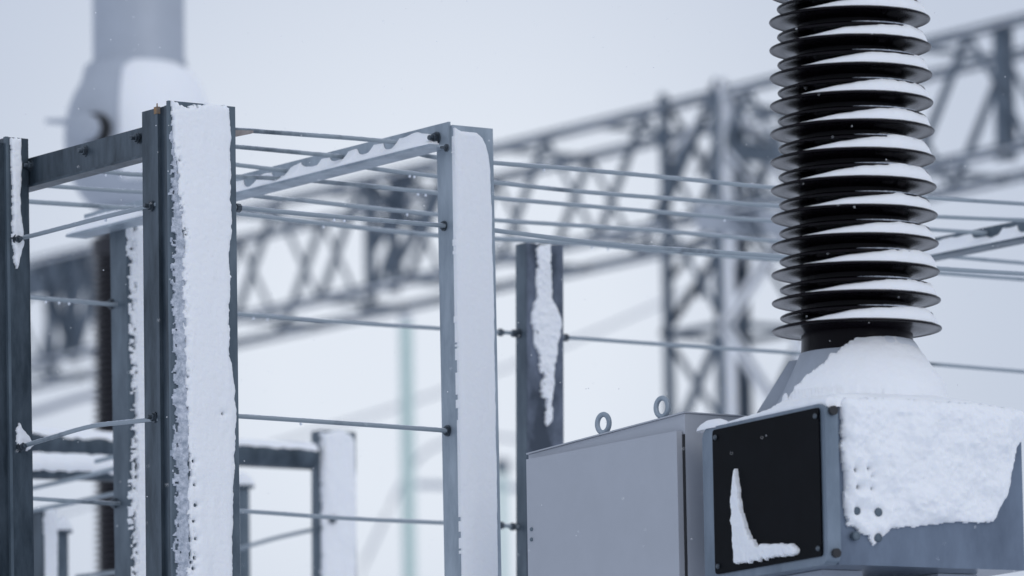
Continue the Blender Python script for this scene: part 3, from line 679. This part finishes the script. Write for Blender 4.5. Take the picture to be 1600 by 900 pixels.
# snow mantle: a height sheet in polar coordinates draped from the neck over the turret, flange and tank top on the weather side
bm = bmesh.new(); NA, NR = 150, 46; rows = []
n_a = fbm(np.linspace(0, 9, NA+1), np.zeros(NA+1), 77, 4); n_b = fbm(*np.meshgrid(np.linspace(0, 14, NR+1), np.linspace(0, 22, NA+1)), 78, 4)
A0, A1 = R(-168), R(62)      # angle around axis, 0 = +x, negative = towards camera
for i in range(NA+1):
    f = i/NA; a = A0+(A1-A0)*f; d = Vector((math.cos(a), math.sin(a), 0))
    cu, cv = abs(d.dot(UT)), abs(d.dot(VT))
    # outer reach: the tank edge
    off = Vector((TC.x, TC.y, 0))-Vector((ctr.x, ctr.y, 0))
    def reach(hu, hv):
        ts = []
        for ax, h in ((UT, hu), (VT, hv)):
            c = d.dot(ax)
            if abs(c) > 1e-4: ts.append((math.copysign(h, c)-off.dot(ax))/c)
        return min(t for t in ts if t > 0)
    Ro = reach(LU/2+.010, LV/2+.010)
    sq = min(.215/max(cu, cv), .262)
    thick0 = smooth((A1-a)/R(25))
    row = []
    for k in range(NR+1):
        g_ = k/NR; r = (rb*1.0)+(Ro-rb*1.0)*g_
        rt = rb*1.02; ast = R(-102) - R(60)*min(1., max(0., (r-rb)/.14))**.7 + R(9)*n_b[i, k]
        thick = thick0*smooth((a-ast)/R(12))
        if r < sq:
            fr_ = max(0., min(1., (sq-r)/(sq-rt+1e-6))); zz = zt+.033+hT*fr_**1.25
        elif r < .25: zz = zt+.035
        else: zz = zt+.002
        # smooth drift profile instead of the sharp metal one
        drift_z = zt+.052 + (hT+.010)*max(0., 1-(r-rb)/(.285-rb))**1.0
        if r > .27: drift_z = min(drift_z, zt+.052)-.020*smooth((r-.27)/(Ro-.27))
        if r > .25: drift_z = zt+.002+(drift_z-zt-.002)*(1-.6*smooth(((d*r).dot(VT)-.08)/.22))
        endf = smooth((Ro-r)/.045)
        zfull = max(zz+.012, drift_z)+.005*n_b[i, k]
        tz = (zz-.004)*(1-thick)+zfull*thick
        KR = 7
        if k > NR-KR: tz = min(tz, zt-.005 + (tz-(zt-.005))*math.sqrt(max(0., 1-((k-(NR-KR))/KR)**2)))
        if thick < .02: tz = zz-.01
        row.append(bm.verts.new(Vector((TC.x, TC.y, tz))+d*r))
    rows.append(row)
for A, B in zip(rows, rows[1:]):
    for k in range(NR): bm.faces.new([A[k], A[k+1], B[k+1], B[k]])
obj('snow_mantle', bm, 'snow', TR, True)
# snow collar climbing the neck
bm = bmesh.new(); rows = []; NA2 = 60
for i in range(NA2+1):
    a = R(-97)+R(150)*i/NA2; d = Vector((math.cos(a), math.sin(a), 0)); e_ = smooth(i/14)*smooth((NA2-i)/14)
    row = []
    for k in range(11):
        g_ = k/10; z = zn-.02+(.052*e_)*g_ + (.0 if k else -.02); r = rb*.975+(.022*(1-g_**2)+.003)*e_
        row.append(bm.verts.new(Vector((TC.x, TC.y, z))+d*r))
    row.append(bm.verts.new(Vector((TC.x, TC.y, zn-.02+.053*e_))+d*(rb*.93))); rows.append(row)
for A, B in zip(rows, rows[1:]):
    for k in range(11): bm.faces.new([A[k], A[k+1], B[k+1], B[k]])
obj('snow_collar', bm, mat('packed_snow', (.70,.74,.80), .8, bump=.3, bscale=50), TR, True)
# little cap of snow on the left end of the terminal box
bm = bmesh.new(); p = nb+UT*(LU-.05)-VT*.02+Z*(TH+.004)
prf = [(0,.026),(.02,.024),(.035,.016),(.045,.006),(.047,-.003)]
x_ = UT; rows = []
for k in range(33):
    a = 2*math.pi*k/32; rows.append([bm.verts.new(p+(UT*math.cos(a)*1.9+VT*math.sin(a)*.6)*r+Z*z) for r, z in prf])
for A, B in zip(rows, rows[1:]):
    for k in range(4): bm.faces.new([A[k], A[k+1], B[k+1], B[k]])
obj('snow', bm, 'snow', TR, True)
# rim snow along the top of the terminal box
bm = bmesh.new(); P = [nb+UT*(-.01+(LU+.0)*k/40)-VT*(rim*.45)+Z*(TH+.006) for k in range(41)]
tube(bm, P, [(.016+.006*fbm(np.array([k*.5]), np.array([0.]), 5)[0])*smooth((44-k)/30)+.003 for k in range(41)], 10); obj('snow', bm, 'snow', TR, True)

# insulator: core + alternating sheds, narrowing slightly upwards
ztop_vis = at(1327, 30, 17.4).z; dzp = (TC.z and (ztop_vis-TC.z)/11.04)
def taper(z): return 1-.045*(z-TC.z)/(ztop_vis-TC.z)
RB, RS, RC = 134/ppm, 121/ppm, 88/ppm
nshed = 20
axt = at(1327.5, 30, 17.4); lean = (axt-TC)/(axt.z-TC.z)
AX = lean.normalized()
zt_all = nshed*dzp
ins = thing('tmp', TC, 'x', 'x'); bpy.data.objects.remove(ins)
bm = bmesh.new(); lathe(bm, TC, [(0,zn-TC.z-.01),(RC*1.02,zn-TC.z-.01),(RC*1.0,-.03),(RC,0),(RC*.9,zt_all),(0,zt_all)], 96, AX); core = obj('insulator_core', bm, 'porcelain', TR, True)
bm = bmesh.new(); lathe(bm, TC, [(0,zt_all+.001),(RC*1.1,zt_all+.001),(RC*1.1,zt_all+.25),(0,zt_all+.3)], 64, AX); obj('top_cap', bm, 'alu', TR, True)
def shed(zc, r, drop, thick):
    tp = taper(TC.z+zc); r *= tp; rc = RC*tp*.985
    bm = bmesh.new()
    pr = [(rc, zc+drop), (rc+(r-rc)*.15, zc+drop*.80), (r*.90, zc+.0075), (r*.975, zc+.0025), (r*.996, zc+.0002), (r, zc-.0025), (r*.994, zc-.0052), (r*.98, zc-.0062), (r*.955, zc-.0035), (rc+(r-rc)*.45, zc-thick*.75), (rc+(r-rc)*.15, zc-thick), (rc, zc-thick*1.5)]
    lathe(bm, TC, pr, 120, AX); return obj('shed', bm, 'porcelain', TR, True)
HW = [(-128,0),(-118,.10),(-98,.40),(-78,.64),(-62,.88),(-48,1.0),(-32,1.0),(-16,.95),(0,.82),(20,.5),(45,.2),(60,0)]
def hw(a): 
    return sum(_h(a+o)*q_ for o, q_ in ((-14,.2),(-7,.2),(0,.2),(7,.2),(14,.2)))
def _h(a):
    for (x0,y0),(x1,y1) in zip(HW, HW[1:]):
        if x0 <= a <= x1: return y0+(y1-y0)*(a-x0)/(x1-x0)
    return 0
for k in range(nshed):
    zc = k*dzp
    s_ = shed(zc, RB, .020, .012)
    tp = taper(TC.z+zc)
    bm = bmesh.new(); rows = []; NAs = 110; NRs = 9
    n1 = fbm(np.linspace(0, 20, NAs+1), np.full(NAs+1, k*3.7), 90, 4); n2 = fbm(np.linspace(0, 6, NAs+1), np.full(NAs+1, k*5.1), 95, 3)
    yv = AX.cross(Vector((1,0,0))).normalized(); xv = yv.cross(AX).normalized()
    jit = random.uniform(-4, 4)
    for i in range(NAs+1):
        a = -136+196*i/NAs; H = .034*random.Random(k).uniform(.88,1.08)*hw(min(60, max(-128, a+5+jit)))*(1+.22*n2[i]); row = []
        ar = R(a); d = xv*math.cos(ar)+yv*math.sin(ar)
        ro = RB*tp*(.965-.03*(1-min(1, H/.012))+.015*n1[i]); ri = RC*tp*.99
        row.append(bm.verts.new(TC+AX*(zc+.0035)+d*(ro)))
        for j in range(NRs+1):
            g_ = j/NRs; r = ro+(ri-ro)*g_
            pz = .004+.016*g_                    # shed upper surface
            prof_ = min(1, (g_*4.5)**.5)*(1+.08*g_)
            row.append(bm.verts.new(TC+AX*(zc+pz+max(H*prof_*(1+.12*n1[i]), .0005 if H > 0 else -.003))+d*(r)))
        rows.append(row)
    for A, B in zip(rows, rows[1:]):
        for j in range(NRs+1): bm.faces.new([A[j], A[j+1], B[j+1], B[j]])
    obj('snow', bm, 'snow', s_, True)
    if k < nshed-1 or True:
        s2 = shed(zc+dzp*.47, RS, .014, .009)
        bm = bmesh.new(); P = []
        for i in range(40):
            a = R(-92+62*i/39); d = xv*math.cos(a)+yv*math.sin(a); P.append(TC+AX*(zc+dzp*.47+.004)+d*(RS*tp*.972))
        tube(bm, P, [.0002+.0018*math.sin(math.pi*i/39)*(.6+.6*random.random()) for i in range(40)], 6); obj('snow', bm, 'frost', s2, True)  # pale line imitating the highlight on the small shed's rim

# ================================================================== CABINET
UC, VC = frame(34)
cn_ = at(1070, 646, 17.62)
LC = (at_plane(826, 720, cn_, UC)-cn_).dot(UC)
CB = thing('control_cabinet', Vector((cn_.x, cn_.y, 0))+UC*LC*.5+VC*.14, 'plain grey painted steel cabinet with two lifting eyes, left of the black panelled tank', 'cabinet')
zl = at_plane(834, 709, cn_, UC).z - cn_.z      # the roof slopes to the left
DC = .30; CH = .95; ccb = Vector((cn_.x, cn_.y, cn_.z-CH))
bm = bmesh.new(); P = [(0,0),(LC,0),(LC,CH+zl),(0,CH)]
a = [bm.verts.new(ccb+UC*x+Z*y) for x, y in P]; b = [bm.verts.new(ccb+UC*x+Z*y+VC*DC) for x, y in P]
bm.faces.new(a); bm.faces.new(b[::-1])
for i in range(4): bm.faces.new([a[i], a[(i+1)%4], b[(i+1)%4], b[i]])
obj('body', bm, 'paint', CB, False, .006)
# roof lip
bm = bmesh.new(); a0 = ccb+Z*(CH+.001)-VC*.006-UC*.004; d = UC*(LC+.008)+Z*(zl*(LC+.008)/LC)
hexa(bm, a0, d, VC*(DC+.012), Z*.004); obj('roof', bm, 'paint', CB, False, .0015)
gz0 = at_plane(1058, 673, cn_-VC*.02, UC); gz1 = at_plane(823, 718, cn_-VC*.02, UC)
sx0 = (gz0-ccb).dot(UC); sx1 = (gz1-ccb).dot(UC); z0 = gz0.z-ccb.z; z1 = gz1.z-ccb.z
bm = bmesh.new(); P = [(sx0,.03),(sx1,.03),(sx1,z1),(sx0,z0)]
a = [bm.verts.new(ccb+UC*x+Z*y-VC*.022) for x, y in P]; b = [bm.verts.new(ccb+UC*x+Z*y-VC*.003) for x, y in P]
bm.faces.new(a); bm.faces.new(b[::-1])
for i in range(4): bm.faces.new([a[i], a[(i+1)%4], b[(i+1)%4], b[i]])
door = obj('door', bm, 'paint', CB, False, .004)
bm = bmesh.new(); hexa(bm, ccb+UC*(sx0-.001)+Z*.04-VC*.0032, UC*(-.010), VC*.003, Z*(z0-.05)); obj('door_seal', bm, 'rubber', CB)
for y in (827, 843):
    p = at_plane(831, y, cn_-VC*.022, UC); bm = bmesh.new(); lathe(bm, p, [(0,-.001),(.006,-.001),(.006,.003),(.003,.006),(0,.006)], 14, -VC); obj('rivet', bm, 'galv_mid', door, True)
def eye(px, py_top, py_bot, rad_out=13.5):
    base_ = at_plane(px, py_bot, cn_+VC*.03, UC); rO = .0265
    e = bmesh.new(); c = base_+Z*(rO+.012); n = 40; dirx = (UC*.45+VC*.9).normalized() 
    dirx = (UC*.98-VC*.156).normalized()
    rings = []
    for k in range(n):
        a = 2*math.pi*k/n; ce = c + dirx*math.cos(a)*rO*.95 + Z*math.sin(a)*rO*1.02; rad = (ce-c).normalized(); nor = dirx.cross(Z)
        rings.append([e.verts.new(ce+rad*math.cos(t*math.pi/5)*.0078+nor*math.sin(t*math.pi/5)*.0078) for t in range(10)])
    for k in range(n):
        A, B = rings[k], rings[(k+1)%n]
        for t in range(10): e.faces.new([A[t], A[(t+1)%10], B[(t+1)%10], B[t]])
    lathe(e, base_-Z*.004, [(0,-.01),(.013,-.01),(.013,.004),(.008,.012),(.006,.018),(0,.018)], 20)
    obj('lifting_eye', e, 'galv', CB, True)
eye(943, 642, 682); eye(1035, 618, 657)
for i in (0,1):
    for j in (0,1):
        p = ccb+UC*(.05 if i == 0 else LC-.1)+VC*(.03 if j == 0 else DC-.08); p.z = 0
        bm = bmesh.new(); hexa(bm, p, UC*.05, VC*.05, Z*(ccb.z-.001)); obj('stand_leg', bm, 'galv', CB, False, .004)

# ================================================================== falling snow
bm = bmesh.new(); rs = random.Random(4)
for i in range(700):
    D = rs.uniform(15.5, 23); p = at(rs.uniform(-60, 1660), rs.uniform(-40, 940), D); r = rs.uniform(.0010, .0020)
    bmesh.ops.create_icosphere(bm, subdivisions=1, radius=r, matrix=Matrix.Translation(p))
tag(obj('snowflakes', bm, 'snow'), 'sparse fine snowflakes drifting in the air', None, None, 'stuff')
